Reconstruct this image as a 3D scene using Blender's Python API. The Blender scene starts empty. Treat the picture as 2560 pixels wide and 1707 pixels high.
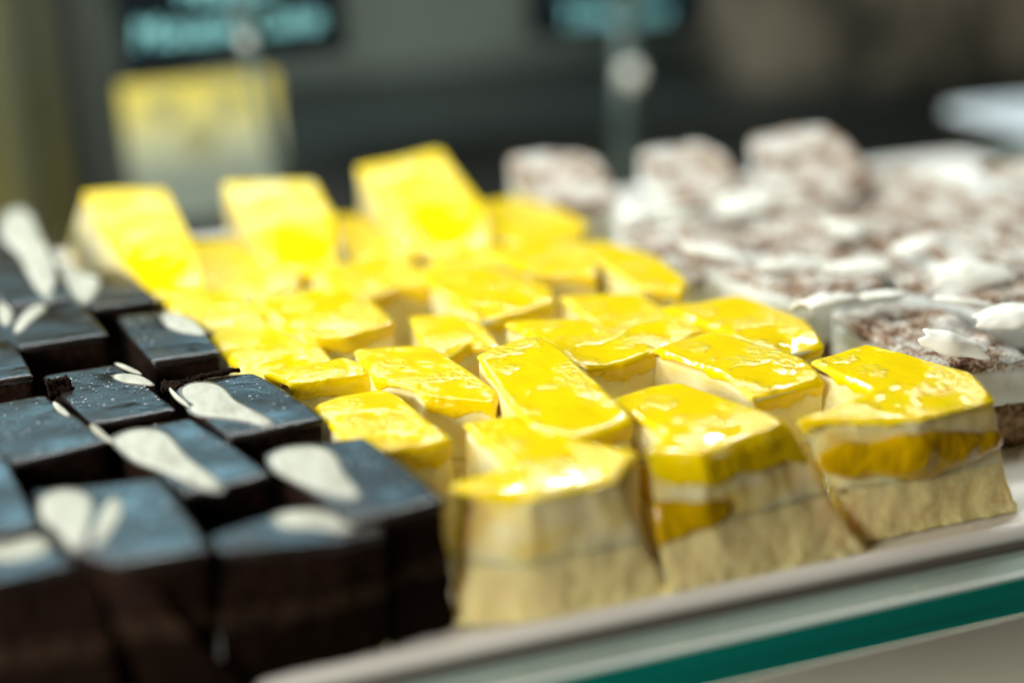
import bpy, bmesh, math, random
from mathutils import Vector, Matrix, noise
R_ = random.Random(7)
D = bpy.data
scene = bpy.context.scene
COL = scene.collection

# ------------------------------------------------------------------ camera
HC = 0.205                      # lens height above the tray, metres
F_PX, CX, CY = 3556.0, 1280.0, 853.5
_u = -Vector((0.033, 1.0, 1244 / 3556)); _u.normalize()
def _ray(x, y): return Vector((x - CX, y - CY, F_PX))
_n = _ray(1153.7, 1567.3).cross(_ray(2536.0, 1284.3))
_X = _n.cross(_u); _X.normalize()
if _X.x < 0: _X = -_X
_Y = _u.cross(_X)
M = Matrix((_X, _Y, _u))        # world axes seen from the lens
EYE = Vector((0, 0, HC))
cam_d = D.cameras.new('camera'); cam = D.objects.new('camera', cam_d); COL.objects.link(cam)
rot = Matrix((( M[0][0], -M[0][1], -M[0][2]), (M[1][0], -M[1][1], -M[1][2]), (M[2][0], -M[2][1], -M[2][2])))
cam.matrix_world = Matrix.Translation(EYE) @ rot.to_4x4()
cam_d.lens = 50; cam_d.sensor_width = 36; cam_d.clip_start = 0.01; cam_d.clip_end = 50
scene.camera = cam
FWD = Vector((M[0][2], M[1][2], M[2][2]))

def un(px, py, z):
    d = M @ _ray(px, py); return EYE + d * ((z - HC) / d.z)
def un_y(px, py, Y):
    d = M @ _ray(px, py); return EYE + d * (Y / d.y)
def un_plane(px, py, p0, n):
    d = M @ _ray(px, py); return EYE + d * ((p0 - EYE).dot(n) / d.dot(n))

cam_d.dof.use_dof = True
cam_d.dof.focus_distance = (un(1330, 905, .043) - EYE).dot(FWD)
cam_d.dof.aperture_fstop = 2.05

# ------------------------------------------------------------------ light
w = D.worlds.new('World'); scene.world = w; w.use_nodes = True
w.node_tree.nodes['Background'].inputs[0].default_value = (0.80, 0.45, 0.18, 1)
w.node_tree.nodes['Background'].inputs[1].default_value = 0.055
def area(name, loc, target, sx, sy, radiance, col):
    l = D.lights.new(name, 'AREA'); l.shape = 'RECTANGLE'; l.size = sx; l.size_y = sy
    l.energy = radiance * math.pi * sx * sy; l.color = col
    o = D.objects.new(name, l); COL.objects.link(o); o.location = loc
    o.rotation_euler = (Vector(target) - Vector(loc)).to_track_quat('-Z', 'Y').to_euler()
    return o
area('window_light', (-.19, 1.75, .72), (0.03, 0.40, 0.04), 1.38, .24, 3.9, (0.42, 0.82, 1.0))
area('case_lamp', (0.18, .95, .72), (0.18, 0.50, 0.04), 1.5, .03, 80, (.93, 1.0, .96))
area('hidden_floor_fill', (0.3, .55, -.03), (0.3, .5, -.9), .9, .3, 60, (1.0, .95, .85))  # unseen fill added under the shelf to brighten the floor
area('roof_lamp', (.15, .78, .92), (.15, .60, .0), 1.3, .22, 4.2, (.95, 1.0, .95))
area('shop_lamp', (-.56, .07, .28), (0.12, 0.36, 0.02), .25, .25, 27, (1.0, .98, .90))
area('side_lamp', (-.85, .40, .40), (0.1, 0.42, 0.02), .4, .4, 12, (.96, 1.0, .97))
scene.view_settings.view_transform = 'Standard'
scene.view_settings.look = 'None'
scene.view_settings.exposure = 0
scene.view_settings.gamma = 1
scene.cycles.use_denoising = True
scene.cycles.max_bounces = 8

# ------------------------------------------------------------------ materials
def mat(name, col=(.5, .5, .5), rough=.5, spec=.5, sss=0, sssr=(1, .5, .2), sss_scale=.004, metal=0, coat=0):
    m = D.materials.new(name); m.use_nodes = True
    b = m.node_tree.nodes['Principled BSDF']
    b.inputs['Base Color'].default_value = (*col, 1)
    b.inputs['Roughness'].default_value = rough
    b.inputs['Specular IOR Level'].default_value = spec
    b.inputs['Metallic'].default_value = metal
    b.inputs['Coat Weight'].default_value = coat
    b.inputs['Coat Roughness'].default_value = .08
    if sss:
        b.inputs['Subsurface Weight'].default_value = sss
        b.inputs['Subsurface Radius'].default_value = sssr
        b.inputs['Subsurface Scale'].default_value = sss_scale
    return m, m.node_tree, b
def nz(nt, scale, detail=3, rough=.5, stretch=None, dist=0):
    tc = nt.nodes.new('ShaderNodeTexCoord'); n = nt.nodes.new('ShaderNodeTexNoise')
    n.inputs['Scale'].default_value = scale; n.inputs['Detail'].default_value = detail
    n.inputs['Roughness'].default_value = rough; n.inputs['Distortion'].default_value = dist
    if stretch:
        mp = nt.nodes.new('ShaderNodeMapping'); mp.inputs['Scale'].default_value = stretch
        nt.links.new(tc.outputs['Object'], mp.inputs[0]); nt.links.new(mp.outputs[0], n.inputs['Vector'])
    else: nt.links.new(tc.outputs['Object'], n.inputs['Vector'])
    return n
def ramp(nt, src, stops):
    r = nt.nodes.new('ShaderNodeValToRGB'); e = r.color_ramp.elements
    while len(e) < len(stops): e.new(.5)
    for i, (p, c) in enumerate(stops):
        e[i].position = p; e[i].color = (*c, 1) if len(c) == 3 else c
    nt.links.new(src, r.inputs[0]); return r
def bump(nt, b, src, dist, strength=1.0, prev=None):
    bp = nt.nodes.new('ShaderNodeBump'); bp.inputs['Distance'].default_value = dist
    bp.inputs['Strength'].default_value = strength
    nt.links.new(src, bp.inputs['Height'])
    if prev: nt.links.new(prev.outputs[0], bp.inputs['Normal'])
    nt.links.new(bp.outputs[0], b.inputs['Normal']); return bp
MT = {}
# mango glaze: thick wet jelly, pitted
m, nt, b = mat('mango_glaze', (.86, .66, .001), .07, .5, .2, (1, .6, .02), .003)
n1 = nz(nt, 70, 3); r = ramp(nt, n1.outputs[0], [(.3, (.87, .60, .001)), (.7, (.89, .655, .0012))]); nt.links.new(r.outputs[0], b.inputs['Base Color'])
n2 = nz(nt, 480, 2, .5); n3 = nz(nt, 110, 2)
n4 = nz(nt, 60, 2)
msk = ramp(nt, n4.outputs[0], [(.49, (.0,) * 3), (.58, (1,) * 3)])
mul = nt.nodes.new('ShaderNodeMath'); mul.operation = 'MULTIPLY'
nt.links.new(n2.outputs[0], mul.inputs[0]); nt.links.new(msk.outputs[0], mul.inputs[1])
p = bump(nt, b, n3.outputs[0], .0004); bump(nt, b, mul.outputs[0], .0008, 1, p)
MT['glaze'] = m
# cream mousse, a little yellow smeared over it
m, nt, b = mat('cream_mousse', (.84, .77, .52), .42, .35, .5, (1, .7, .25), .006)
n1 = nz(nt, 55, 3, .5, (1, 1, 1.6)); r = ramp(nt, n1.outputs[0], [(.40, (.90, .81, .48)), (.60, (.89, .72, .27)), (.78, (.84, .54, .03))]); nt.links.new(r.outputs[0], b.inputs['Base Color'])
n2 = nz(nt, 300, 3, .5); bump(nt, b, n2.outputs[0], .0003)
MT['mousse'] = m
m, nt, b = mat('yellow_sponge', (.84, .70, .36), .85, .15, .45, (1, .6, .2), .006)
n1 = nz(nt, 700, 4, .65); r = ramp(nt, n1.outputs[0], [(.35, (.88, .68, .26)), (.6, (.93, .80, .42))]); nt.links.new(r.outputs[0], b.inputs['Base Color'])
bump(nt, b, n1.outputs[0], .0005)
MT['sponge'] = m
m, nt, b = mat('mango_jam', (.80, .40, .0), .12, .5, .5, (1, .4, .03), .005, coat=.5)
n1 = nz(nt, 90, 2); bump(nt, b, n1.outputs[0], .003); MT['jam'] = m
# dark chocolate glaze: dull bloom and fine mist
m, nt, b = mat('dark_glaze', (.014, .009, .007), .3, .5)
n1 = nz(nt, 1500, 3, .6, (1, .45, 1)); n2 = nz(nt, 45, 4, .6)
r1 = ramp(nt, n2.outputs[0], [(.35, (.08,) * 3), (.65, (.22,) * 3)]); nt.links.new(r1.outputs[0], b.inputs['Roughness'])
r2 = ramp(nt, n2.outputs[0], [(.3, (.010, .007, .006)), (.7, (.026, .020, .018))]); nt.links.new(r2.outputs[0], b.inputs['Base Color'])
mul = nt.nodes.new('ShaderNodeMath'); mul.operation = 'MULTIPLY'
r3 = ramp(nt, n2.outputs[0], [(.38, (.15,) * 3), (.6, (1,) * 3)])
nt.links.new(n1.outputs[0], mul.inputs[0]); nt.links.new(r3.outputs[0], mul.inputs[1])
bump(nt, b, mul.outputs[0], .00032)
MT['choc'] = m
m, nt, b = mat('chocolate_mousse', (.028, .012, .007), .8, .06)
n1 = nz(nt, 300, 4, .6); r = ramp(nt, n1.outputs[0], [(.35, (.006, .003, .002)), (.7, (.022, .009, .005))]); nt.links.new(r.outputs[0], b.inputs['Base Color'])
bump(nt, b, n1.outputs[0], .0016); MT['cmousse'] = m
m, nt, b = mat('hazelnut_layer', (.20, .11, .055), .8, .08)
n1 = nz(nt, 240, 5, .7); r = ramp(nt, n1.outputs[0], [(.35, (.010, .005, .003)), (.7, (.05, .028, .014))]); nt.links.new(r.outputs[0], b.inputs['Base Color'])
bump(nt, b, n1.outputs[0], .0018); MT['nut'] = m
m, nt, b = mat('dark_sponge', (.010, .005, .003), .95, .04)
n1 = nz(nt, 260, 5, .7); bump(nt, b, n1.outputs[0], .002); MT['dsponge'] = m
m, nt, b = mat('white_chocolate', (.5, .48, .4), .5, .2, .3, (1, .8, .5), .002)
n1 = nz(nt, 260, 3, .5, (1, .3, 1)); r = ramp(nt, n1.outputs[0], [(.28, (.30, .27, .20)), (.42, (.42, .41, .33)), (.6, (.52, .51, .43))]); nt.links.new(r.outputs[0], b.inputs['Base Color'])
MT['white'] = m
MT['veil'] = mat('thin_white_veil', (.15, .14, .115), .3, .4)[0]
MT['shave'] = mat('shaved_white_chocolate', (.82, .80, .72), .5, .3, .3, (1, .85, .6), .002)[0]
# cocoa dusted cream
m, nt, b = mat('cocoa_dust', (.3, .15, .08), .85, .2)
n1 = nz(nt, 620, 4, .75); n2 = nz(nt, 75, 3)
add = nt.nodes.new('ShaderNodeMath'); add.operation = 'MULTIPLY_ADD'; add.inputs[1].default_value = .8
nt.links.new(n2.outputs[0], add.inputs[0]); nt.links.new(n1.outputs[0], add.inputs[2])
r = ramp(nt, add.outputs[0], [(.70, (.06, .026, .015)), (.80, (.22, .11, .055)), (.88, (.50, .34, .22)), (.94, (.80, .78, .73))]); nt.links.new(r.outputs[0], b.inputs['Base Color'])
bump(nt, b, n1.outputs[0], .0018); MT['cocoa'] = m
m, nt, b = mat('mascarpone', (.80, .82, .78), .5, .4, .3, (1, .85, .6), .004)
n1 = nz(nt, 120, 4); bump(nt, b, n1.outputs[0], .002); MT['cream'] = m
m, nt, b = mat('coffee_sponge', (.30, .17, .08), .9, .2)
n1 = nz(nt, 220, 5, .7); r = ramp(nt, n1.outputs[0], [(.38, (.08, .035, .015)), (.62, (.50, .33, .18))]); nt.links.new(r.outputs[0], b.inputs['Base Color'])
bump(nt, b, n1.outputs[0], .0024); MT['tsponge'] = m
m, nt, b = mat('tray_enamel', (.66, .62, .57), .22, .5)
n1 = nz(nt, 14, 3); r = ramp(nt, n1.outputs[0], [(.3, (.86, .83, .77)), (.7, (.92, .89, .83))]); nt.links.new(r.outputs[0], b.inputs['Base Color'])
MT['tray'] = m
MT['tshade'] = mat('painted_edge_shade', (.15, .125, .105), .35, .4)[0]  # shade on the tray's outer side, painted in as dark taupe
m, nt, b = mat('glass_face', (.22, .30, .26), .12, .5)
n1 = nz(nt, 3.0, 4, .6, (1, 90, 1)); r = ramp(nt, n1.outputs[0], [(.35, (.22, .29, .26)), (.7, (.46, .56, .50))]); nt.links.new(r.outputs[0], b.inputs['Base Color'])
MT['gface'] = m
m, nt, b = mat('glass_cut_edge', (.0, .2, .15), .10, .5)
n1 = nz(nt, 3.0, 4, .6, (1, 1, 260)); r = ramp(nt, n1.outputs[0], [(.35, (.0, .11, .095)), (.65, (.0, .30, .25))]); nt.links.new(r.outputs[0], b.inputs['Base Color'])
MT['gedge'] = m
MT['gbevel'] = mat('glass_bevel', (.90, .99, .99), .08, .8)[0]
m, nt, b = mat('floor_stone', (.30, .27, .22), .5, .4)
n1 = nz(nt, 4, 3); r = ramp(nt, n1.outputs[0], [(.3, (.30, .29, .24)), (.7, (.46, .46, .39))]); nt.links.new(r.outputs[0], b.inputs['Base Color']); MT['floor'] = m
m, nt, b = mat('brushed_steel_wall', (.25, .25, .20), .45, .5)
n1 = nz(nt, 2.2, 3, .5, (1, 1, 2.5)); r = ramp(nt, n1.outputs[0], [(.35, (.12, .15, .125)), (.65, (.29, .35, .31))]); nt.links.new(r.outputs[0], b.inputs['Base Color']); MT['wall'] = m
m, nt, b = mat('dark_case_lining', (.02, .026, .025), .35, .4)
n1 = nz(nt, 5, 3); r = ramp(nt, n1.outputs[0], [(.3, (.012, .016, .015)), (.7, (.034, .042, .040))]); nt.links.new(r.outputs[0], b.inputs['Base Color']); MT['dark'] = m
m, nt, b = mat('woven_basket', (.12, .09, .07), .8, .3)
n1 = nz(nt, 18, 2, .5, (1, 1, .5)); r = ramp(nt, n1.outputs[0], [(.4, (.05, .045, .033)), (.6, (.22, .19, .14))]); nt.links.new(r.outputs[0], b.inputs['Base Color']); MT['weave'] = m
MT['board'] = mat('chalkboard', (.002, .007, .012), .6, .15)[0]
MT['chalk'] = mat('chalk_ink', (.36, .88, 1.0), .8, .1)[0]
MT['stem'] = mat('clear_stem', (.12, .17, .16), .2, .5, metal=.3)[0]
MT['ball'] = mat('pearl_knob', (.95, .95, .88), .15, .5)[0]
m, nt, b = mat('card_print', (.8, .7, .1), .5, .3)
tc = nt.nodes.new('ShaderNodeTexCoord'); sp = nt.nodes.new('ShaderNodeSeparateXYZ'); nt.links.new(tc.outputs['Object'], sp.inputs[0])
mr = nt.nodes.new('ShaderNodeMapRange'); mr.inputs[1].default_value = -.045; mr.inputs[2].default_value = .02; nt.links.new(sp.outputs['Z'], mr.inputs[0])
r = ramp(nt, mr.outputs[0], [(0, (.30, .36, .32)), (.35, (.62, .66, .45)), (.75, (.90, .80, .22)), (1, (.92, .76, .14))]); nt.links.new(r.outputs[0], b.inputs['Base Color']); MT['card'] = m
MT['smudge'] = mat('grey_print', (.42, .42, .20), .5, .3)[0]
MT['steel'] = mat('post_steel', (.10, .12, .11), .4, .5, metal=.3)[0]
MT['black'] = mat('black_post', (.006, .010, .009), .4, .5)[0]
m, nt, b = mat('olive_panel', (.2, .2, .1), .4, .4)
n1 = nz(nt, 9, 2, .5, (2, 1, .4)); r = ramp(nt, n1.outputs[0], [(.35, (.07, .09, .075)), (.65, (.17, .15, .04))]); nt.links.new(r.outputs[0], b.inputs['Base Color']); MT['olive'] = m
MT['dish'] = mat('pale_blue_dish', (.08, .13, .13), .3, .5)[0]
MT['tray_blue'] = mat('tray_blue_reflection', (.70, .78, .84), .35, .5)[0]  # spare tray white with the window's blue reflection put into its colour
MT['water'] = mat('water_bead', (.30, .34, .36), .05, .9)[0]

# ------------------------------------------------------------------ helpers
def mesh_obj(name, verts, faces, material, parent=None, smooth=True, mats=None, midx=None):
    me = D.meshes.new(name); me.from_pydata([tuple(v) for v in verts], [], faces); me.update()
    if not midx:
        bm = bmesh.new(); bm.from_mesh(me); bmesh.ops.recalc_face_normals(bm, faces=bm.faces); bm.to_mesh(me); bm.free()
    if smooth:
        me.polygons.foreach_set('use_smooth', [True] * len(me.polygons))
    for mm in (mats or [material]): me.materials.append(mm)
    if midx: me.polygons.foreach_set('material_index', midx)
    o = D.objects.new(name, me); COL.objects.link(o)
    if parent: o.parent = parent
    return o
def tag(o, label=None, cat=None, group=None, kind=None):
    if label: o['label'] = label
    if cat: o['category'] = cat
    if group: o['group'] = group
    if kind: o['kind'] = kind
    return o
def empty(name, loc, label, cat, group=None):
    o = D.objects.new(name, None); COL.objects.link(o); o.location = loc; o.empty_display_size = .01
    o.matrix_world = Matrix.Translation(loc)
    return tag(o, label, cat, group)
def box(name, lo, hi, material, parent=None, mats=None, midx=None, bev=0):
    x0, y0, z0 = lo; x1, y1, z1 = hi
    off = Vector(parent.location) if parent else Vector((0, 0, 0))
    c = (Vector(lo) + Vector(hi)) / 2
    if not parent: off = c
    v = [Vector(p) - off for p in ((x0, y0, z0), (x1, y0, z0), (x1, y1, z0), (x0, y1, z0), (x0, y0, z1), (x1, y0, z1), (x1, y1, z1), (x0, y1, z1))]
    f = [(0, 3, 2, 1), (4, 5, 6, 7), (0, 1, 5, 4), (1, 2, 6, 5), (2, 3, 7, 6), (3, 0, 4, 7)]
    o = mesh_obj(name, v, f, material, parent, False, mats, midx)
    if not parent: o.location = c
    if bev:
        md = o.modifiers.new('bevel', 'BEVEL'); md.width = bev; md.segments = 3
    return o
def fbm(p, s, seed=0.0):
    q = Vector((p.x * s + seed, p.y * s - seed * .7, p.z * s + seed * .3))
    return noise.noise(q) + .5 * noise.noise(q * 2.1)

def round_loop(pts, k=.14, it=2):
    for j in range(it):
        out = []
        kk = k if j == 0 else .25
        for i in range(len(pts)):
            a, c = pts[i], pts[(i + 1) % len(pts)]
            ta, ca = a[0] + (c[0] - a[0]) * kk, a[1] + (c[1] - a[1]) * kk
            tb, cb = a[0] + (c[0] - a[0]) * (1 - kk), a[1] + (c[1] - a[1]) * (1 - kk)
            out += [(ta, ca), (tb, cb)]
        pts = out
    return pts
def resample(pts, n):
    L = [0]
    for i in range(len(pts)): L.append(L[-1] + (pts[(i + 1) % len(pts)][0] - pts[i][0]).length)
    out = []; j = 0
    for k in range(n):
        t = L[-1] * k / n
        while L[j + 1] < t: j += 1
        f = (t - L[j]) / max(1e-9, L[j + 1] - L[j]); a, c = pts[j], pts[(j + 1) % len(pts)]
        out.append((a[0] + (c[0] - a[0]) * f, a[1] + (c[1] - a[1]) * f))
    return out

def strip_mesh(rings, cap_first=None, cap_last=None):
    n = len(rings[0]); v = [p for r in rings for p in r]; f = []
    for k in range(len(rings) - 1):
        a, c = k * n, (k + 1) * n
        for i in range(n):
            j = (i + 1) % n
            f.append((a + i, a + j, c + j, c + i))
    if cap_first is not None:
        v.append(cap_first); q = len(v) - 1
        for i in range(n): f.append((q, (i + 1) % n, i))
    if cap_last is not None:
        v.append(cap_last); q = len(v) - 1; a = (len(rings) - 1) * n
        for i in range(n): f.append((q, a + i, a + (i + 1) % n))
    return v, f

def make_body(name, label, cat, group, poly, z, kind, n=112, tilt=0.0, base=None, seed=0, centre=None, flare=.03, corner=.045, topnoise=1.0, dripk=.6, creamf=.52):
    """poly: top outline (picture coordinates read off the photo, laid on a plane at height z, raised by tilt towards the back)"""
    ys = [p[1] for p in poly]; y0, y1 = min(ys), max(ys)
    T = [un(px, py, z + tilt * (y1 - py) / (y1 - y0)) for px, py in poly]
    c = Vector((0, 0, 0))
    for t in T: c += t
    c /= len(T)
    if centre: c = un(centre[0], centre[1], z + tilt * (y1 - centre[1]) / (y1 - y0))
    # signed area -> make clockwise list counter-clockwise
    ar = sum(T[i].x * T[(i + 1) % len(T)].y - T[(i + 1) % len(T)].x * T[i].y for i in range(len(T)))
    B = []
    for i, t in enumerate(T):
        if base and base.get(i): q = un(base[i][0], base[i][1], .0006)
        else:
            q = Vector((t.x, t.y, .0006)) + Vector((t.x - c.x, t.y - c.y, 0)) * flare
        B.append(q)
    if ar < 0: T, B = T[::-1], B[::-1]
    loop = resample(round_loop(list(zip(T, B)), corner), n)
    root_loc = Vector((c.x, c.y, .0006))
    root = empty(name, root_loc, label, cat, group)
    sd = seed * 3.7 + 11
    nrm = []
    for i in range(n):
        d = loop[(i + 1) % n][0] - loop[i - 1][0]; q = Vector((d.y, -d.x, 0)); q.normalize(); nrm.append(q)
    H = c.z
    # plane of the top for decorations
    e = (T[1] - T[0]).cross(T[2] - T[1]) if len(T) > 2 else Vector((0, 0, 1))
    if len(T) > 3: e = (T[2] - T[0]).cross(T[3] - T[1])
    e.normalize();  e = e if e.z > 0 else -e
    L = lambda p: p - root_loc
    fy = min(q[0].y for q in loop); by = max(q[0].y for q in loop)
    droop = (.0012 + .0022 * abs(noise.noise(Vector((seed * 1.7, 3.1, 0.5)))) * 2) if kind == 'mango' else 0
    def droopz(p):
        q = (p.y - fy) / (by - fy) + .10 * noise.noise(Vector((p.x * 90, p.y * 40, seed)))
        q = max(0, 1 - q / .45)
        return -droop * q * q
    def top_rings(K, amp, wl, R, edge, proud=0):
        rings = []
        for k in range(K + 1):
            r = (k / K) ** .7
            ring = []
            for i in range(n):
                p = c + (loop[i][0] - c) * r
                zz = amp * fbm(p, 1 / wl, sd) + droopz(p)
                if r > 1 - edge:
                    q = (r - (1 - edge)) / edge
                    zz -= R * (1 - math.sqrt(max(0, 1 - q * q)))
                ring.append(L(p + Vector((0, 0, zz + proud)))); 
            if k: rings.append(ring)
            else: ctr = L(c + Vector((0, 0, amp * fbm(c, 1 / wl, sd) + proud)))
        return rings, ctr
    def side_pt(i, dep, out):
        t, bq = loop[i]; f = min(1.0, dep / max(.001, t.z - bq.z))
        return L(t + (bq - t) * f + nrm[i] * out)
    def wall(d0, d1, K, out, amp, wl, inner=.003, capz=True, matn='mousse', pname='mousse_layer', fa=None):
        rings = []
        ri = [side_pt(i, (d0(i) if callable(d0) else d0), out - inner) for i in range(n)]
        rings.append(ri)
        for k in range(K + 1):
            ring = []
            for i in range(n):
                a = d0(i) if callable(d0) else d0; bb = d1(i) if callable(d1) else d1
                dep = a + (bb - a) * k / K
                p = side_pt(i, dep, 0)
                sl = 0
                if pname == 'sponge_base' and kind != 'choc': sl = (k / K) ** 2 * (.0007 + .0024 * max(0, nrm[i].x)) * (1 + .7 * noise.noise(p * 260) + .3 * noise.noise(p * 700)) - .0006 * (k / K) * abs(noise.noise(p * 900))
                ring.append(p + nrm[i] * (out + sl + amp * fbm(p, 1 / wl, sd)))
            rings.append(ring)
        rings.append([side_pt(i, (d1(i) if callable(d1) else d1), out - inner) for i in range(n)])
        f0 = sum(rings[0], Vector()) / n; f1 = sum(rings[-1], Vector()) / n
        v, f = strip_mesh(rings, f0, f1)
        return mesh_obj(pname, v, f, MT[matn], root)
    def cap(amp, wl, R, edge, drip, matn, pname, out=.0004, K=18, KW=7):
        rings, ctr = top_rings(K, amp, wl, R, edge)
        last = rings[-1]
        for k in range(1, KW + 1):
            ring = []
            for i in range(n):
                dd = R + (drip(i) - R) * k / KW
                p = side_pt(i, dd, 0)
                q = math.sin(math.pi * min(1, k / KW * 1.0)) * .0003
                ring.append(p + nrm[i] * (out * (1 - .9 * k / KW) + q * .5) + Vector((0, 0, (droopz(loop[i][0]) + amp * fbm(loop[i][0], 1 / wl, sd)) * (1 - k / KW))))
            rings.append(ring)
        rings.append([side_pt(i, drip(i) + .0002, -.0015) for i in range(n)])
        v, f = strip_mesh(rings)
        v.append(ctr); q = len(v) - 1
        for i in range(n): f.append((q, i, (i + 1) % n))
        v.append(sum(rings[-1], Vector()) / n); q = len(v) - 1; a = (len(rings) - 1) * n
        for i in range(n): f.append((q, a + (i + 1) % n, a + i))
        return mesh_obj(pname, v, f, MT[matn], root)
    if kind == 'mango':
        def drip(i):
            ny = max(0, -nrm[i].y); nl = max(0, -nrm[i].x)
            return (.0022 + .0095 * dripk * ny * (1 - nl * .7)) + .0026 * fbm(loop[i][0], 90, sd) + .0012 * fbm(loop[i][0], 300, sd)
        cap(.0004 * topnoise, .018, .0010, .06, lambda i: max(.0020, drip(i)), 'glaze', 'mango_glaze')
        wall(.0034, H * .56, 12, -.0004, .0006, .009)
        wall(lambda i: H * .56 - .0004, lambda i: loop[i][0].z - .0007, 20, -.0004, .0006, .009, matn='sponge', pname='sponge_base')
    elif kind == 'choc':
        cap(.00022, .02, .0005, .03, lambda i: .0026 + .0005 * fbm(loop[i][0], 200, sd), 'choc', 'chocolate_top', out=.0002, K=14, KW=4)
        wall(.0018, lambda i: H * .42, 7, -.0006, .0006, .004, matn='cmousse', pname='chocolate_mousse')
        wall(lambda i: H * .42 - .0002, lambda i: H * .56, 5, -.0003, .0008, .004, matn='nut', pname='hazelnut_layer')
        wall(lambda i: H * .56 - .0002, lambda i: loop[i][0].z - .0007, 8, -.0004, .0010, .004, matn='dsponge', pname='sponge_base')
    elif kind == 'tira':
        cap(.0022, .010, .0012, .08, lambda i: .0048 + .0010 * fbm(loop[i][0], 200, sd), 'cocoa', 'cocoa_top', out=.0010)
        wall(.0042, lambda i: H * creamf, 7, .0002, .0010, .007, matn='cream', pname='cream_layer')
        wall(lambda i: H * creamf - .0003, lambda i: loop[i][0].z - .0007, 8, -.0002, .0014, .004, matn='tsponge', pname='sponge_base')
    return dict(root=root, loc=root_loc, c=c, n=e, nrm=nrm, loop=loop, side=side_pt, wall=wall, H=H, sd=sd, N=n, L=L)

def decal(body, pname, pts, matn='white', lift=.00022, th=.0004, n=48):
    """inlaid chocolate marbling on the top of a cake, a thin pillow with its own thickness"""
    P = [un_plane(x, y, body['c'] + body['n'] * lift, body['n']) for x, y in pts]
    for k in range(3):
        Q = []
        for i in range(len(P)):
            a, c = P[i], P[(i + 1) % len(P)]; Q += [a.lerp(c, .25), a.lerp(c, .75)]
        P = Q
    c = sum(P, Vector()) / len(P); nn = body['n']
    rings = []
    for r, h in ((.35, 1), (.7, .97), (.88, .85), (.95, .55), (1, .1), (1.05, .0), (1.11, -.12), (1.12, -.7)):
        rings.append([c + (p - c) * r + nn * th * h - body['loc'] for p in P])
    m_ = len(P); v = [p for r in rings for p in r]; f = []
    # keep the winding upward
    flip = sum(((P[i] - c).cross(P[(i + 1) % m_] - c)).dot(nn) for i in range(m_)) < 0
    for k in range(len(rings) - 1):
        for i in range(m_):
            j = (i + 1) % m_; q = (k * m_ + i, (k + 1) * m_ + i, (k + 1) * m_ + j, k * m_ + j)
            f.append(q[::-1] if flip else q)
    v.append(c + nn * th - body['loc']); q = len(v) - 1
    for i in range(m_): f.append((q, (i + 1) % m_, i) if flip else (q, i, (i + 1) % m_))
    mi = [1 if min(q) >= 4 * m_ and max(q) < 8 * m_ else 0 for q in f]
    return mesh_obj(pname, v, f, None, body['root'], True, [MT[matn], MT['veil']], mi)

def droplets(body, count, seed, rmax=.0006):
    rr = random.Random(seed); v = []; f = []; T = body['loop']; c = body['c']; nn = body['n']
    for k in range(count):
        i = rr.randrange(len(T)); p = c + (T[i][0] - c) * (rr.random() ** .5 * .94)
        r = rmax * (.35 + .65 * rr.random() ** 2); o = len(v); ns = 8
        t1 = nn.orthogonal().normalized(); t2 = nn.cross(t1)
        for el in (0, 35, 65):
            for j in range(ns):
                a = 2 * math.pi * j / ns; e = math.radians(el)
                v.append(p + (t1 * math.cos(a) + t2 * math.sin(a)) * r * math.cos(e) + nn * (r * .6 * math.sin(e) + .0001) - body['loc'])
        v.append(p + nn * (r * .6 + .0001) - body['loc'])
        for ri in range(2):
            for j in range(ns):
                j2 = (j + 1) % ns; f.append((o + ri * ns + j, o + ri * ns + j2, o + (ri + 1) * ns + j2, o + (ri + 1) * ns + j))
        for j in range(ns): f.append((o + 2 * ns + j, o + 2 * ns + (j + 1) % ns, o + 3 * ns))
    o = mesh_obj('water_beads', v, f, MT['water'], body['root']); o['kind'] = 'stuff'; return o

# ------------------------------------------------------------------ the setting
fl = box('floor', (-3, -.5, -.95), (3, 3.2, -.9), MT['floor']); tag(fl, kind='structure')
bw = box('back_wall', (-2.2, 1.86, -.6), (2.6, 1.92, 1.6), MT['wall']); tag(bw, 'dull grey green steel wall closing the display case at the back', 'wall', kind='structure')
cb = box('case_floor', (-1.6, .90, -.34), (2.4, 1.86, -.30), MT['dark']); tag(cb, kind='structure')
# glass shelf that carries the tray
GY = .309
gs = empty('glass_shelf', (0.3, .6, -.015), 'thick green edged glass shelf under the white tray', 'shelf')
box('glass_plate', (-.9, GY + .0012, -.0196), (1.15, .797, -.0055), None, gs, [MT['gface'], MT['gedge']], [1, 0, 1, 1, 1, 1])
box('polished_edge', (-.9, GY, -.0190), (1.15, GY + .0012, -.0062), MT['gedge'], gs)
mesh_obj('lower_bevel', [Vector(p) - Vector((.3, .6, -.015)) for p in ((-.9, GY, -.0190), (1.15, GY, -.0190), (1.15, GY + .0016, -.0206), (-.9, GY + .0016, -.0206), (-.9, GY + .004, -.0197), (1.15, GY + .004, -.0197))], [(0, 1, 2, 3), (3, 2, 5, 4), (0, 4, 5, 1)], MT['gbevel'], gs, False)
box('upper_bevel', (-.9, GY + .0001, -.0062), (1.15, GY + .0014, -.0051), MT['gbevel'], gs)
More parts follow.
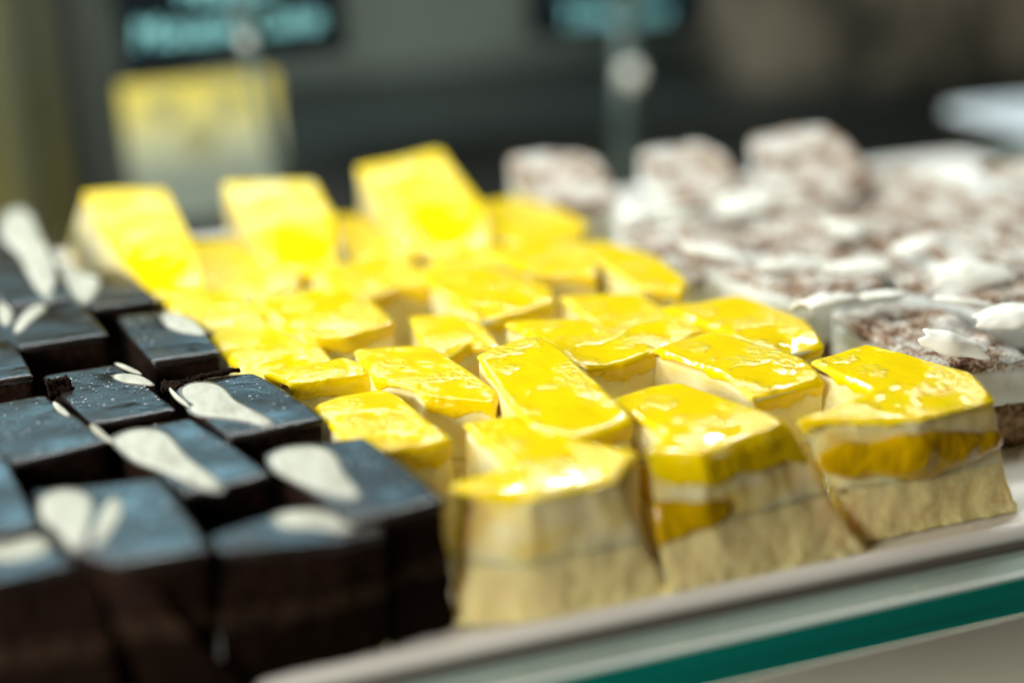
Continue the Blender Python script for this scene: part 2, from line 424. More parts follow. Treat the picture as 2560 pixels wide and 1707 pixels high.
# white tray with a rolled lip
def tray(name, label, x0, y0, x1, y1, z, lip=.0035):
    cx_, cy_ = (x0 + x1) / 2, (y0 + y1) / 2
    root = empty(name, (cx_, cy_, z - .0052), label, 'tray'); tm = 'tray' if name == 'serving_tray' else 'tray_blue'
    prof = [(-.0005, -.0052), (0, -.0040), (.0001, -.0022), (.0008, .0002), (.0022, .0016), (.0042, .0020), (.0062, .0008), (.0085, 0)]
    rings = []
    for ins, h in prof:
        cr = .014 - ins; ring = []
        for (qx, qy, a0) in ((x1, y1, 0), (x0, y1, 90), (x0, y0, 180), (x1, y0, 270)):
            sx = -1 if qx == x1 else 1; sy = -1 if qy == y1 else 1
            ccx, ccy = qx + sx * .014, qy + sy * .014
            for s in range(9):
                a = math.radians(a0 + s * 90 / 8)
                ring.append(Vector((ccx + cr * math.cos(a) - cx_, ccy + cr * math.sin(a) - cy_, h + .0052)))
        rings.append(ring)
    v, f = strip_mesh(rings[2:], Vector((0, 0, 0)), Vector((0, 0, .0052)))
    mesh_obj('tray_body', v, f, MT[tm], root)
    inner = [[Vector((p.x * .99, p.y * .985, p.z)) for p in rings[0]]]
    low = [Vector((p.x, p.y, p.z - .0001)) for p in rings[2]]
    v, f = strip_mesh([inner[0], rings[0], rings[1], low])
    mesh_obj('shaded_tray_edge', v, f, MT['tshade'], root)
    return root
tray('serving_tray', 'white rimmed tray carrying the rows of cut cakes', -.36, .3225, .585, .790, 0)
tray('spare_tray', 'bright white tray corner at the far right edge beyond the cakes', .655, .72, 1.10, .92, .004)
for o in D.objects:
    if o.name == 'spare_tray': o.location.z += .0

# back of the case
shelf = box('back_ledge', (-.06, 1.28, -.30), (2.0, 1.855, -.055), MT['dark']); tag(shelf, 'low dark ledge along the back of the case behind the cakes', 'ledge')
lp = box('steel_backsplash', (.19, 1.70, -.055), (1.10, 1.72, .30), MT['wall'], bev=.004); tag(lp, 'pale grey steel panel on the back ledge behind the signs', 'panel')
# basket behind right
def basket():
    root = empty('woven_basket', (1.02, 1.45, -.055), 'large dull brown woven basket on the ledge at upper right', 'basket')
    rings = []
    n = 96
    for k in range(29):
        t = k / 28; ring = []
        for i in range(n):
            a = 2 * math.pi * i / n
            r = 1 + .014 * math.cos(14 * math.pi * t) * math.cos(24 * a)
            ring.append(Vector(((.30 + .03 * t) * r * math.cos(a), (.13 + .01 * t) * r * math.sin(a), .24 * t)))
        rings.append(ring)
    inner = [[Vector((p.x * .93, p.y * .9, p.z)) for p in rings[-1]], [Vector((p.x * .9, p.y * .88, .012)) for p in rings[0]]]
    v, f = strip_mesh(rings + inner, Vector((0, 0, 0)), Vector((0, 0, .012)))
    mesh_obj('basket_body', v, f, MT['weave'], root)
    rim = []
    for k in range(9):
        b_ = 2 * math.pi * k / 8
        rim.append([Vector(((.322 + .012 * math.cos(b_)) * math.cos(2 * math.pi * i / n), (.136 + .012 * math.cos(b_)) * math.sin(2 * math.pi * i / n), .243 + .012 * math.sin(b_))) for i in range(n)])
    v, f = strip_mesh(rim); mesh_obj('basket_rim', v, f, MT['weave'], root)
basket()
def lathe(name, prof, material, parent=None, n=48, loc=(0, 0, 0)):
    rings = [[Vector((r * math.cos(2 * math.pi * i / n) + loc[0], r * math.sin(2 * math.pi * i / n) + loc[1], z + loc[2])) for i in range(n)] for r, z in prof]
    v, f = strip_mesh(rings); return mesh_obj(name, v, f, material, parent)
# posts at left
def post(name, label, cat, pxa, pxb, y, Y, m, th=.02, ztop=.30, zb=-.30):
    a = un_y(pxa, y, Y); b2 = un_y(pxb, y, Y)
    o = box(name, (a.x, Y, zb), (b2.x, Y + th, ztop), m, bev=.003); return tag(o, label, cat)
post('case_post', 'black upright case post at the left, right of the olive panel', 'post', 158, 212, 300, 1.02, MT['black'])
post('steel_upright', 'grey steel upright beside the black post, left of the mango sign', 'post', 214, 300, 300, 1.06, MT['steel'])
post('olive_panel', 'olive and grey side panel at the far left edge', 'panel', -160, 70, 300, 1.10, MT['olive'])
post('narrow_panel', 'narrow olive strip between side panel and black post', 'panel', 82, 158, 300, 1.12, MT['olive'])

# signs
def text_mesh(name, body, size, parent, loc, rot, material, shear=0.0, weight=.0):
    cu = D.curves.new(name, 'FONT'); cu.body = body; cu.size = size; cu.align_x = 'CENTER'; cu.align_y = 'BOTTOM_BASELINE'
    cu.extrude = size * .01; cu.shear = shear; cu.offset = weight
    tmp = D.objects.new('tmp', cu); COL.objects.link(tmp)
    bpy.context.view_layer.update()
    me = D.meshes.new_from_object(tmp.evaluated_get(bpy.context.evaluated_depsgraph_get()))
    D.objects.remove(tmp); me.materials.clear(); me.materials.append(material); me.name = name
    o = D.objects.new(name, me); COL.objects.link(o); o.parent = parent; o.location = loc; o.rotation_euler = rot
    return o
def sign(label, bl, br, Y, h, lines, tsize):
    a = un_y(*bl, Y); b2 = un_y(*br, Y); c = (a + b2) / 2; wd = (b2 - a).length; ang = math.atan2(b2.z - a.z, b2.x - a.x)
    root = empty('chalkboard_sign', c, label, 'sign', 'cake name signs'); root.rotation_euler = (0, -ang, 0)
    o = mesh_obj('board', [Vector(p) for p in ((-wd/2, 0, 0), (wd/2, 0, 0), (wd/2, .003, 0), (-wd/2, .003, 0), (-wd/2, 0, h), (wd/2, 0, h), (wd/2, .003, h), (-wd/2, .003, h))],
        [(0, 3, 2, 1), (4, 5, 6, 7), (0, 1, 5, 4), (1, 2, 6, 5), (2, 3, 7, 6), (3, 0, 4, 7)], MT['board'], root, False)
    for s, zz, sz in lines:
        text_mesh('lettering', s, sz, root, (-.004, -.0012, zz), (math.pi / 2, 0, 0), MT['chalk'], .15, sz * .022)
    return root, wd
S1, w1 = sign('black sign lettered Mango Mousse Cake, upper left above the yellow card', (312, 190), (872, 130), .90, .085, [('Mousse Cake', .0165, .0212), ('Mango', .0390, .0212)], 0)
S2, w2 = sign('black sign lettered Tiramisu at top centre', (1322, 98), (1762, 66), 1.02, .07, [('Tiramisu', .0080, .0250)], 0)
def tube(name, p, q, r, material, parent, n=20):
    off = Vector(parent.location) if parent else Vector()
    d = (q - p).normalized(); t1 = d.orthogonal().normalized(); t2 = d.cross(t1)
    rings = [[c_ + (t1 * math.cos(2*math.pi*i/n) + t2 * math.sin(2*math.pi*i/n)) * r - off for i in range(n)] for c_ in (p, p.lerp(q, .5), q)]
    v, f = strip_mesh(rings, p - off, q - off); return mesh_obj(name, v, f, material, parent)
def ball(name, c, r, material, parent):
    off = Vector(parent.location); rings = []
    for k in range(1, 14):
        a = math.pi * k / 14; rings.append([c + Vector((math.sin(a) * math.cos(2*math.pi*i/24), math.sin(a) * math.sin(2*math.pi*i/24), math.cos(a))) * r - off for i in range(24)])
    v, f = strip_mesh(rings, c + Vector((0, 0, r)) - off, c - Vector((0, 0, r)) - off); return mesh_obj(name, v, f, material, parent)
def stand(label, ptop, pknob, pfoot, Y, rk, rs):
    a, k, b2 = un_y(*ptop, Y), un_y(*pknob, Y), un_y(*pfoot, Y)
    b2 = b2 + (b2 - k) * .0
    root = empty('sign_stand', b2, label, 'stand', 'clear stands of the signs')
    tube('stem', b2, a, rs, MT['stem'], root)
    ball('knob', k - Vector((0, rs, 0)), rk, MT['ball'], root)
    tube('clip', a + Vector((0, 0, -.004)), a + Vector((0, 0, .012)), rs * 1.5, MT['stem'], root)
    tube('foot', b2 - Vector((0, 0, .004)), b2, rs * 4, MT['stem'], root, 32)
stand('grey stem with a small dull knob in front of the Mango Mousse Cake sign', (603, 60), (612, 100), (720, 520), .885, .0038, .0036)
stand('straight clear stem with a bright round knob under the Tiramisu sign', (1562, 10), (1567, 184), (1560, 560), 1.0, .0085, .0068)

# yellow card under the first sign
def card():
    a = un_y(300, 215, .97); b2 = un_y(688, 180, .97); c = (a + b2) / 2; wd = (b2 - a).length
    root = empty('printed_card', (c.x, .97, -.03), 'yellow card fading to grey, with three smudged grey marks, below the mango sign', 'card')
    root.rotation_euler = (0, -math.atan2(b2.z - a.z, b2.x - a.x), 0)
    top = c.z + .03
    v = [Vector(p) for p in ((-wd/2, 0, 0), (wd/2, 0, 0), (wd/2, .002, 0), (-wd/2, .002, 0), (-wd/2, 0, top), (wd/2, 0, top), (wd/2, .002, top), (-wd/2, .002, top))]
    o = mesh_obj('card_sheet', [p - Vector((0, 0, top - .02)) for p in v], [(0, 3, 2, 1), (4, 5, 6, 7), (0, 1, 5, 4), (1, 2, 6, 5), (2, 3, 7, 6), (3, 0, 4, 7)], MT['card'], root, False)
    o.location = (0, 0, top - .02)
    for px, py, r in ((413, 268, .009), (570, 255, .009), (497, 345, .012)):
        p = un_y(px, py, .97) - Vector(root.location)
        n = 28; rings = [[Vector((p.x + r * s * (1 + .15 * math.sin(3*t)) * math.cos(t), -.0008 + d, p.z + r * s * math.sin(t))) for t in [2*math.pi*i/n for i in range(n)]] for s, d in ((1, .0007), (.95, 0), (.4, 0))]
        v, f = strip_mesh(rings, None, Vector((p.x, -.0008, p.z))); mesh_obj('grey_mark', v, f, MT['smudge'], root)
card()

# ------------------------------------------------------------------ mango cakes
MG = 'mango mousse cakes with yellow glaze'
mango = [
 # label, outline, z, tilt, extra
 ('wet yellow mango slice leaning up in sharp focus at the centre, back edge raised', [(1193,883),(1270,852),(1343,835),(1400,868),(1582,1036),(1435,1088),(1340,1065),(1288,1022)], .0415, .0045, dict(n=240, corner=.02)),
 ('front row mango slice nearest the chocolate cakes, tall pale side beside the dark end cake', [(1157,1053),(1290,1034),(1440,1096),(1600,1127),(1530,1178),(1323,1227),(1118,1208),(1290,1160),(1228,1110)], .0395, 0, dict(n=200, dripk=.15, centre=(1385,1148), base={4:(1675,1488),5:(1336,1553),6:(1126,1566),7:(1180,1500)})),
 ('middle mango slice of the front row, brown shaded front and a bright glossy top', [(1523,995),(1620,965),(1697,953),(1830,1000),(1972,1048),(1755,1120),(1612,1122),(1670,1080),(1590,1035)], .0405, 0, dict(n=220, dripk=1.0, centre=(1765,1040), base={4:(2166,1377),5:(1790,1470),6:(1668,1498),7:(1690,1440)})),
 ('right end mango slice of the front row with an amber jam band across its face', [(2023,897),(2160,857),(2270,885),(2429,930),(2488,985),(2292,1035),(1985,1045),(2096,1015),(2185,972)], .041, .001, dict(n=240, dripk=.05, centre=(2300,958), base={0:(2075,1290),4:(2535,1275),5:(2330,1320),6:(2130,1364),7:(2115,1335)})),
 ('mango slice with white foamy highlight along its front, left of the raised centre slice', [(883,868),(1072,860),(1160,918),(1247,970),(1236,992),(1060,985),(1030,962),(938,940)], .0405, 0, dict(n=220)),
 ('narrow mango slice touching the chocolate cake, long straight yellow front lip', [(655,925),(865,894),(930,918),(935,926),(725,955)], .0385, 0, dict(n=170)),
 ('mango slice with domed speckled top behind the front chocolate corner', [(785,1010),(850,985),(950,970),(1000,988),(1070,1050),(1130,1085),(1085,1100),(945,1120),(850,1080)], .0385, 0, dict(n=200)),
 ('flat deep yellow mango slice bordering the focused chocolate cakes', [(527,835),(720,814),(770,835),(838,895),(740,912),(640,928),(572,892)], .0375, 0, dict(n=170)),
 ('mango slice with a wavy drooping front edge above the narrow slice', [(625,747),(800,716),(905,735),(986,797),(940,810),(870,830),(787,838),(715,812)], .0415, 0, dict(n=150)),
 ('mango slice with curled pale lip, tucked between the two speckled slices', [(1022,788),(1145,784),(1215,820),(1255,858),(1173,850),(1117,882),(1058,860)], .038, 0, dict(n=150)),
 ('mango slice with pale left side and sharp peaked right corner, behind the raised centre slice', [(1258,802),(1350,797),(1450,796),(1560,836),(1648,866),(1560,895),(1467,906),(1375,855)], .0415, 0, dict(n=200)),
 ('mango slice with a yellow smear looping down its pale left face', [(1630,868),(1770,828),(1850,843),(2012,895),(2063,933),(1885,977),(1810,930),(1720,900)], .0415, 0, dict(n=220)),
 ('mango slice with a white glare patch at its right corner, next to the cocoa cakes', [(1650,766),(1750,752),(1845,735),(2017,797),(2062,846),(1945,874),(1865,846),(1765,805)], .0405, 0, dict(n=160)),
 ('mango slice with ring shaped glare, left of the slice beside the cocoa cakes', [(1395,738),(1590,728),(1680,780),(1768,815),(1615,864),(1540,832),(1470,790)], .0395, 0, dict(n=150)),
 ('mango slice with a broad white glare and cream left face, mid rows', [(1047,668),(1180,658),(1300,690),(1376,715),(1388,742),(1200,788),(1090,722)], .0415, 0, dict(n=140)),
 ('mango slice with shaded ochre front, left of the glaring slice', [(760,665),(960,640),(1047,668),(1075,706),(1000,712),(919,738),(815,700)], .0400, 0, dict(n=120)),
 ('mango slice next to the rear chocolate cakes, thin dark seam under its front', [(385,712),(580,730),(700,800),(690,816),(560,824),(500,803),(430,768)], .039, 0, dict(n=120)),
 ('mango slice with dark orange front face, right of the mid rows', [(1180,618),(1380,600),(1488,650),(1492,678),(1330,676),(1250,650)], .041, 0, dict(n=110)),
 ('mango slice with cream left face below the cocoa cakes', [(1405,606),(1500,598),(1640,640),(1722,697),(1700,716),(1598,713),(1500,655)], .041, 0, dict(n=110)),
 ('rear mango slice lying flat at the right end of the back row', [(1195,506),(1290,488),(1400,520),(1474,556),(1440,590),(1330,614),(1215,580)], .041, 0, dict(n=110)),
 ('tallest mango slice of the back row, tipped up beside the cocoa cakes', [(889,412),(1000,392),(1098,368),(1150,435),(1215,515),(1235,600),(1110,622),(1010,612),(955,525)], .040, .0230, dict(n=130)),
 ('middle tipped up mango slice of the back row', [(553,452),(660,450),(782,446),(837,535),(845,640),(790,665),(690,668),(620,575)], .040, .0175, dict(n=120)),
 ('left tipped up mango slice of the back row with a white cream side', [(206,476),(300,468),(410,466),(478,595),(520,700),(470,735),(385,730),(285,630)], .040, .0200, dict(n=120, base={0:(150,690), 7:(200,750)})),
 ('low mango slice between the left and middle tipped slices', [(470,602),(625,594),(690,655),(752,697),(600,737),(510,715)], .038, 0, dict(n=90)),
 ('low mango slice between the middle and tallest tipped slices', [(838,535),(940,540),(1012,610),(1040,640),(900,655),(850,600)], .038, 0, dict(n=90)),
 ('mango slice half hidden in front of the tallest tipped slice', [(1085,640),(1190,612),(1260,655),(1180,668),(1075,668)], .0385, 0, dict(n=80)),
]
MB_ = []
for k, (lab, poly, z, tilt, ex) in enumerate(mango):
    MB_.append(make_body('mango_cake', lab, 'cake', MG, poly, z, 'mango', tilt=tilt, seed=k, **ex))
# amber band on the right end slice, smear on two left faces
def face_band(bd, sel, d0, d1, seed, pname='jam_band', out=.0009):
    idx = [i for i in range(bd['N']) if sel(bd['nrm'][i], bd['loop'][i][0])]
    # longest run
    idx = sorted(idx); runs = [[idx[0]]]
    for a in idx[1:]:
        if a == runs[-1][-1] + 1: runs[-1].append(a)
        else: runs.append([a])
    if len(runs) > 1 and runs[0][0] == 0 and runs[-1][-1] == bd['N'] - 1: runs[0] = runs.pop() + runs[0]
    run = max(runs, key=len); m_ = len(run); v = []; f = []; K = 10
    for a, i in enumerate(run):
        e = math.sin(math.pi * (a + .5) / m_) ** .35; p0 = bd['loop'][i][0]
        mid = (d0 + d1) / 2 + .0020 * fbm(p0, 35, seed); hf = (d1 - d0) / 2 * e * (1 + .35 * fbm(p0, 70, seed + 5))
        for k in range(K + 1):
            q = -1 + 2 * k / K
            pt = bd['side'](i, mid + hf * q, 0); bul = out * math.sqrt(max(0, 1 - q * q)) * e
            v.append(pt + bd['nrm'][i] * (bul - .0003))
    for a in range(m_ - 1):
        for k in range(K): o = a * (K + 1) + k; f.append((o, o + 1, o + K + 2, o + K + 1))
    ob = mesh_obj(pname, v, f, MT['jam'], bd['root'])
    md = ob.modifiers.new('thick', 'SOLIDIFY'); md.thickness = .0006; md.offset = 0
    return ob
face_band(MB_[3], lambda q, p: q.y < -.35, .0085, .0215, 3, out=.0022)
face_band(MB_[2], lambda q, p: q.x < -.6 or (q.y < -.5 and p.x < .175), .014, .026, 9)
face_band(MB_[1], lambda q, p: q.x < -.5 and q.y < .5, .022, .032, 5)

# ------------------------------------------------------------------ chocolate cakes
CG = 'dark chocolate cakes with white marbling'
choc = [
 ('chocolate cake in sharp focus with one large white teardrop and crumbled left edge', [(410,955),(632,930),(700,965),(816,1044),(572,1092),(470,1010)], .0400, 0,
   [[(452,977),(467,962),(500,955),(540,960),(567,977),(583,1000),(620,1020),(667,1043),(680,1057),(657,1065),(617,1050),(550,1043),(493,1037),(470,1020),(490,1012),(466,1000)], [(418,962),(440,985),(468,1008),(478,1020),(460,1012),(432,992)]], 60),
 ('chocolate cake in focus with a small white ellipse and beads of moisture', [(106,936),(200,922),(285,911),(355,955),(444,1022),(232,1061),(165,1000)], .0395, 0,
   [[(283,937),(310,934),(343,937),(367,947),(387,963),(350,960),(310,955),(287,947)], [(283,908),(300,908),(350,930),(353,936),(320,928)]], 70),
 ('chocolate cake with a white leaf shape on its right edge, next to yellow', [(292,790),(370,783),(446,779),(500,822),(554,876),(380,903),(330,845)], .0405, 0,
   [[(403,787),(427,782),(453,787),(480,800),(513,830),(507,837),(467,833),(427,823),(407,803)]], 20),
 ('chocolate cake with long white teardrop, left of the front corner cake', [(285,1085),(380,1060),(473,1042),(580,1110),(681,1187),(464,1236),(370,1160)], .0395, 0,
   [[(280,1100),(328,1076),(386,1073),(425,1090),(449,1124),(483,1158),(541,1196),(550,1220),(512,1220),(454,1196),(386,1167),(338,1153),(290,1109)]], 40),
 ('chocolate corner cake nearest the yellow front row, broad white teardrop', [(652,1129),(780,1105),(907,1088),(1010,1160),(1117,1246),(882,1304),(760,1215)], .0400, 0,
   [[(673,1143),(707,1123),(767,1115),(820,1123),(847,1150),(850,1177),(883,1210),(900,1243),(850,1240),(783,1220),(733,1197),(687,1173)]], 50),
 ('blurred front row chocolate cake with a white fan and white bar on blue sheen', [(78,1222),(240,1208),(397,1190),(460,1275),(525,1368),(405,1392),(290,1408),(190,1370),(125,1320)], .0405, 0,
   [[(97,1247),(150,1223),(207,1230),(233,1257),(220,1313),(207,1367),(173,1367),(147,1320),(110,1307)], [(267,1253),(293,1243),(310,1273),(283,1320),(253,1360),(227,1360),(240,1313)]], 20),
 ('blurred chocolate cake cut by the left edge, smooth blue sheen and no marbling', [(-175,1165),(-60,1150),(10,1138),(50,1220),(97,1316),(-60,1352),(-120,1260)], .040, 0, [], 0),
 ('chocolate cake at lower left corner with a faded pale patch', [(-90,1360),(20,1345),(105,1322),(200,1375),(238,1398),(0,1450),(-80,1458)], .037, 0,
   [[(-30,1352),(60,1340),(110,1338),(135,1368),(70,1394),(-30,1400)]], 0),
 ('low front row chocolate cake with a pale bar, beneath the corner cake', [(524,1338),(610,1308),(690,1282),(790,1302),(952,1306),(955,1330),(840,1352),(550,1376)], .037, 0,
   [[(685,1288),(740,1275),(800,1273),(900,1300),(945,1302),(940,1318),(850,1325),(790,1318),(700,1318)]], 0),
 ('chocolate cake with bluish misty top and a tiny white drop, left edge middle', [(-80,1022),(20,1000),(110,984),(190,1038),(270,1104),(150,1132),(29,1158),(-40,1090)], .0400, 0,
   [[(130,1003),(145,1008),(178,1039),(160,1038),(138,1022)], [(222,1060),(240,1062),(268,1092),(290,1108),(262,1100),(236,1082)]], 40),
 ('chocolate cake cut by the left edge above the misty cake, bare top', [(-95,850),(-40,830),(5,812),(45,875),(82,936),(0,948),(-70,965)], .0400, 0, [], 0),
 ('chocolate cake with white V shaped strokes at the left', [(-70,792),(60,762),(186,742),(228,786),(270,834),(160,850),(48,868),(0,830)], .0405, 0,
   [[(33,823),(55,786),(84,764),(113,760),(113,775),(84,797),(47,834)], [(-10,753),(18,760),(33,786),(22,815),(0,808)]], 0),
 ('rear chocolate cake with white blotches, touching the tipped yellow slice', [(120,690),(215,678),(303,668),(350,705),(396,746),(320,758),(234,768),(180,735)], .0400, 0,
   [[(139,669),(172,658),(205,684),(234,687),(248,702),(238,735),(212,761),(183,738),(146,706)]], 0),
 ('tipped up rear chocolate cake with a long white stroke at the left edge', [(-110,560),(0,545),(82,528),(130,630),(185,745),(110,752),(30,765),(-60,680)], .0420, .0030,
   [[(0,571),(15,534),(48,521),(77,538),(95,582),(121,625),(135,669),(132,735),(110,746),(80,706),(48,633),(11,607)]], 0),
]
CB = []
for k, (lab, poly, z, tilt, dec, nb) in enumerate(choc):
    bd = make_body('chocolate_cake', lab, 'cake', CG, poly, z, 'choc', n=132, tilt=tilt, seed=k + 50, flare=.0, corner=.05, base={4: {4:(1146,1568),5:(985,1612)}, 5: {6:(650,1728),7:(430,1790),8:(300,1800)}, 8: {5:(985,1615),6:(850,1655),7:(560,1745)}, 7: {3:(330,1800),4:(330,1830),5:(0,1850),6:(-90,1850)}}.get(k)); CB.append(bd)
    for q in dec: decal(bd, 'white_marbling', q)
    if nb: droplets(bd, nb, k)

# ------------------------------------------------------------------ cocoa dusted cakes on the right
TG = 'cocoa dusted cream cakes'
def quad_px(c, wd, dp):     # world parallelogram -> as picture points are not needed, use world directly
    s = Vector((-.24, .97, 0)) * dp / 2; a = Vector((1, 0, 0)) * wd / 2
    return [c - a + s, c + a + s, c + a - s, c - a - s]
def proj(P):
    q = M.transposed() @ (P - EYE); return (CX + F_PX * q.x / q.z, CY + F_PX * q.y / q.z)
boundary = [(2540, 990), (2495, 965), (2070, 845), (1730, 700), (1480, 556), (1235, 470)]
BW = [un(x, y, .04) for x, y in boundary]
def left_limit(y):
    for i in range(len(BW) - 1):
        if BW[i].y <= y <= BW[i + 1].y:
            f = (y - BW[i].y) / (BW[i + 1].y - BW[i].y); return BW[i].x + (BW[i + 1].x - BW[i].x) * f
    return BW[0].x if y < BW[0].y else BW[-1].x
rowname = ['front', 'second', 'third', 'fourth', 'fifth', 'sixth', 'seventh', 'eighth']
rt = random.Random(4)
spots = []
for j in range(9):
    for i in range(8):
        x = .312 + j * .0395 - i * .0160; y = .352 + i * .0625 + (.030 if j % 2 else 0) - j * .004
        if y > .60 or (x > .41 and y > .55) or x > .565 or y < .35: continue
        if x - .016 < left_limit(y) + .001 - (.004 if i else 0) or x - .016 < left_limit(y - .026) - .004: continue
        px, py = proj(Vector((x, y, .04)))
        if px > 2700 or py > 1500: continue
        spots.append((i, j, x, y, px, py))
rows = {}
for s in spots: rows.setdefault(s[0], []).append(s)
ordw = ['first', 'second', 'third', 'fourth', 'fifth', 'sixth', 'seventh', 'eighth']
TB = []
for i, lst in rows.items():
    lst.sort(key=lambda s: s[2])
    for a, (_, j, x, y, px, py) in enumerate(lst):
        back = False
        c = Vector((x + rt.uniform(-.002, .002), y + rt.uniform(-.004, .004), .038))
        q = quad_px(c, .038 + rt.uniform(-.002, .002), .060)
        ca, sa = math.cos(rt.uniform(-.22, .22)), 0; sa = math.sqrt(1 - ca * ca) * rt.choice((-1, 1))
        q = [Vector((c.x + (p.x - c.x) * ca - (p.y - c.y) * sa, c.y + (p.x - c.x) * sa + (p.y - c.y) * ca, p.z)) for p in q]
        z = .037 + rt.uniform(-.004, .006)
        tl = rt.choice([-.003, 0, .003, .008]) + (.012 if back and j % 2 else 0)
        poly = []
        for p in q: poly.append(proj(Vector((p.x, p.y, z + (tl if p.y > c.y else 0)))))
        lab = f'cocoa dusted cream cake, {ordw[a]} from the mango cakes in the {rowname[i]} cocoa row'
        TB.append(make_body('cocoa_cake', lab, 'cake', TG, poly, z, 'tira', n=72 if y > .5 else 110, tilt=tl, seed=200 + i * 11 + j, flare=.04, corner=.07, creamf=.12 if i == 0 else .5))
# three tipped cubes on the skyline
for lab, poly, z, tilt in [
  ('tipped cocoa cake with pale pink top, left one of three on the skyline', [(1268,388),(1370,378),(1484,384),(1520,440),(1545,500),(1440,512),(1380,505),(1300,455)], .040, .018),
  ('tipped cocoa cake with a white left edge, middle one of three on the skyline', [(1590,372),(1680,362),(1765,352),(1820,395),(1850,455),(1780,500),(1700,512),(1640,450)], .040, .021),
  ('largest tipped cocoa cake with mostly white cream, right one of three on the skyline', [(1870,345),(1960,325),(2075,312),(2130,365),(2180,450),(2100,500),(1990,505),(1910,430)], .040, .025)]:
    TB.append(make_body('cocoa_cake', lab, 'cake', TG, poly, z, 'tira', n=100, tilt=tilt, seed=hash(lab[:5]) % 7 + len(lab), flare=.02, corner=.15))

# white chocolate shavings: curled shells with thickness
def curl(label, px, py, z, L, W, bend, rz, pitch=.2, seed=0, dark=False):
    c = un(px, py, z); rr = random.Random(seed); v = []; f = []; A, B_ = 20, 12
    for a in range(A + 1):
        u_ = a / A - .5
        for k in range(B_ + 1):
            t = k / B_ - .5
            ww = W * (1 - 1.3 * abs(u_ + .12 * math.sin(seed)) ** 1.4) * (1 + .22 * noise.noise(Vector((u_ * 3, t * 2, seed))))
            ang = t * bend
            x = u_ * L * (1 + .3 * noise.noise(Vector((t * 4, seed, 1)))); r = ww / max(.2, bend)
            yy = r * math.sin(ang); zz = r * (math.cos(ang) - math.cos(bend / 2)) + .0004 * noise.noise(Vector((u_ * 6, t * 6, seed + 3)))
            v.append(Vector((x, yy, zz + .0005)))
    for a in range(A):
        for k in range(B_): o = a * (B_ + 1) + k; f.append((o, o + B_ + 1, o + B_ + 2, o + 1))
    o = mesh_obj('chocolate_shaving', v, f, MT['shave']); o.location = c
    o.rotation_euler = (rr.uniform(-.45, .45), pitch + rr.uniform(-.15, .15), rz)
    md = o.modifiers.new('thick', 'SOLIDIFY'); md.thickness = .0009; md.offset = 0
    return tag(o, label, 'shaving', 'white chocolate shavings on the cocoa cakes')
curl('large white petal of chocolate standing on the cocoa cakes near the mango slices', 2068, 765, .0415, .025, .020, 1.7, .15, -.1, 1)
curl('curled white shaving with a dark hollow, in focus range near the right mango slice', 2385, 868, .0415, .022, .014, 2.6, -.55, .1, 2)
curl('white shaving behind the curled one, left of a dark gap', 2205, 745, .0415, .018, .012, 1.4, -.1, 0, 3)
lbls = ['broad white shaving at the right edge of the cocoa cakes', 'white shaving just below the one at the right edge', 'white shaving at the right edge above the speckled cocoa cake',
 'long white shaving in the middle of the cocoa cakes', 'white shaving right of the long middle shaving', 'white shaving beside the rear mango slices', 'small white shaving below the middle tipped cube',
 'white shaving below the largest tipped cube', 'white shaving at the foot of the left tipped cube', 'faint white shaving beside the single far brown cake']
for k, (px, py, L_, W_, rz) in enumerate([(2430,690,.030,.020,-.3),(2410,762,.020,.012,-.5),(2520,795,.022,.014,-.3),(1985,668,.032,.012,.1),(2140,672,.026,.014,-.2),
   (1800,640,.034,.020,-.4),(1860,512,.030,.022,-.1),(2118,575,.022,.020,.3),(1640,540,.034,.022,-.3),(2290,620,.022,.016,.2)]):
    curl(lbls[k], px, py, .042, L_, W_, 1.2, rz, rt.uniform(-.1, .1), 20 + k)

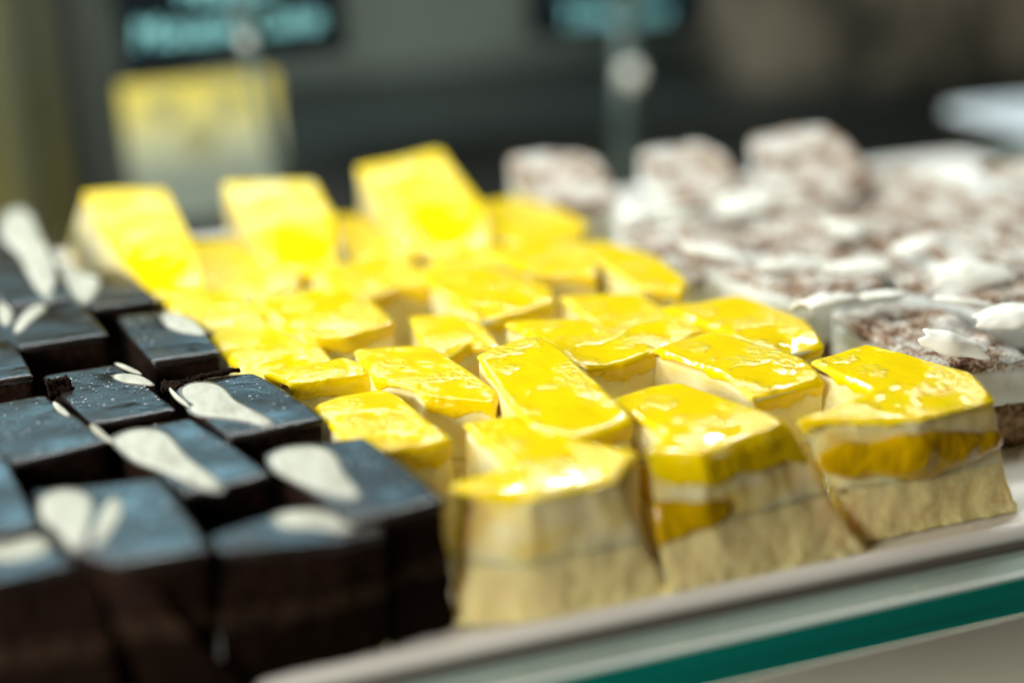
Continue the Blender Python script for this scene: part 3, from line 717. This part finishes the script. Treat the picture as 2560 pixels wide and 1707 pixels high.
# dark chocolate crumbs on the focused cakes
def flake(label, px, py, z, L, W, rz, seed, rx=0, th=.0012):
    v = []; f = []; A, B_ = 14, 6
    for a in range(A + 1):
        u_ = a / A - .5
        for k in range(B_ + 1):
            t = k / B_ - .5; q = Vector((u_ * 7, t * 4, seed))
            v.append(Vector((u_ * L * (1 + .1 * noise.noise(q)), t * W * (1 + .5 * noise.noise(q * 1.7)), .0012 * noise.noise(q * 1.3) + .0006)))
    for a in range(A):
        for k in range(B_): o = a * (B_ + 1) + k; f.append((o, o + B_ + 1, o + B_ + 2, o + 1))
    o = mesh_obj('chocolate_flake', v, f, MT['cmousse']); o.location = un(px, py, z); o.rotation_euler = (rx, 0, rz)
    md = o.modifiers.new('thick', 'SOLIDIFY'); md.thickness = th
    return tag(o, label, 'flake', 'broken dark chocolate flakes')
flake('thin dark chocolate flake standing at the left edge of the beaded cake', 148, 968, .041, .0085, .006, .5, 1, 1.0)
flake('ragged dark rim flake along the back of the teardrop cake', 545, 940, .0402, .015, .0018, .16, 2, .2, .0009)
flake('crumbly dark flake at the left corner of the teardrop cake', 425, 965, .0404, .006, .0040, -.3, 3, .3, .002)
flake('short dark flake on the back left edge of the teardrop cake', 470, 953, .0403, .007, .002, .35, 4, .5)

# crumbs shaken onto the tray lip and the glass
def crumbs():
    rr = random.Random(9); v = []; f = []
    for k in range(90):
        x = rr.uniform(-.02, .30); on_glass = rr.random() < .2
        y, z = (rr.uniform(.311, .320), -.0055) if on_glass else (rr.uniform(.3245, .336), .0012)
        r = rr.uniform(.0002, .0009) * (.6 if on_glass else 1); o = len(v)
        for sx, sy, sz in ((1,0,0),(-1,0,0),(0,1,0),(0,-1,0),(0,0,1),(0,0,-.2)):
            q = r * rr.uniform(.7, 1.3); v.append(Vector((x + sx * q, y + sy * q, z + r * .2 + sz * q)))
        for a, b, c in ((0,2,4),(2,1,4),(1,3,4),(3,0,4),(2,0,5),(1,2,5),(3,1,5),(0,3,5)): f.append((o + a, o + b, o + c))
    o = mesh_obj('cake_crumbs', v, f, MT['sponge']); tag(o, 'loose yellow crumbs scattered along the tray lip and glass edge', 'crumbs', kind='stuff')
crumbs()
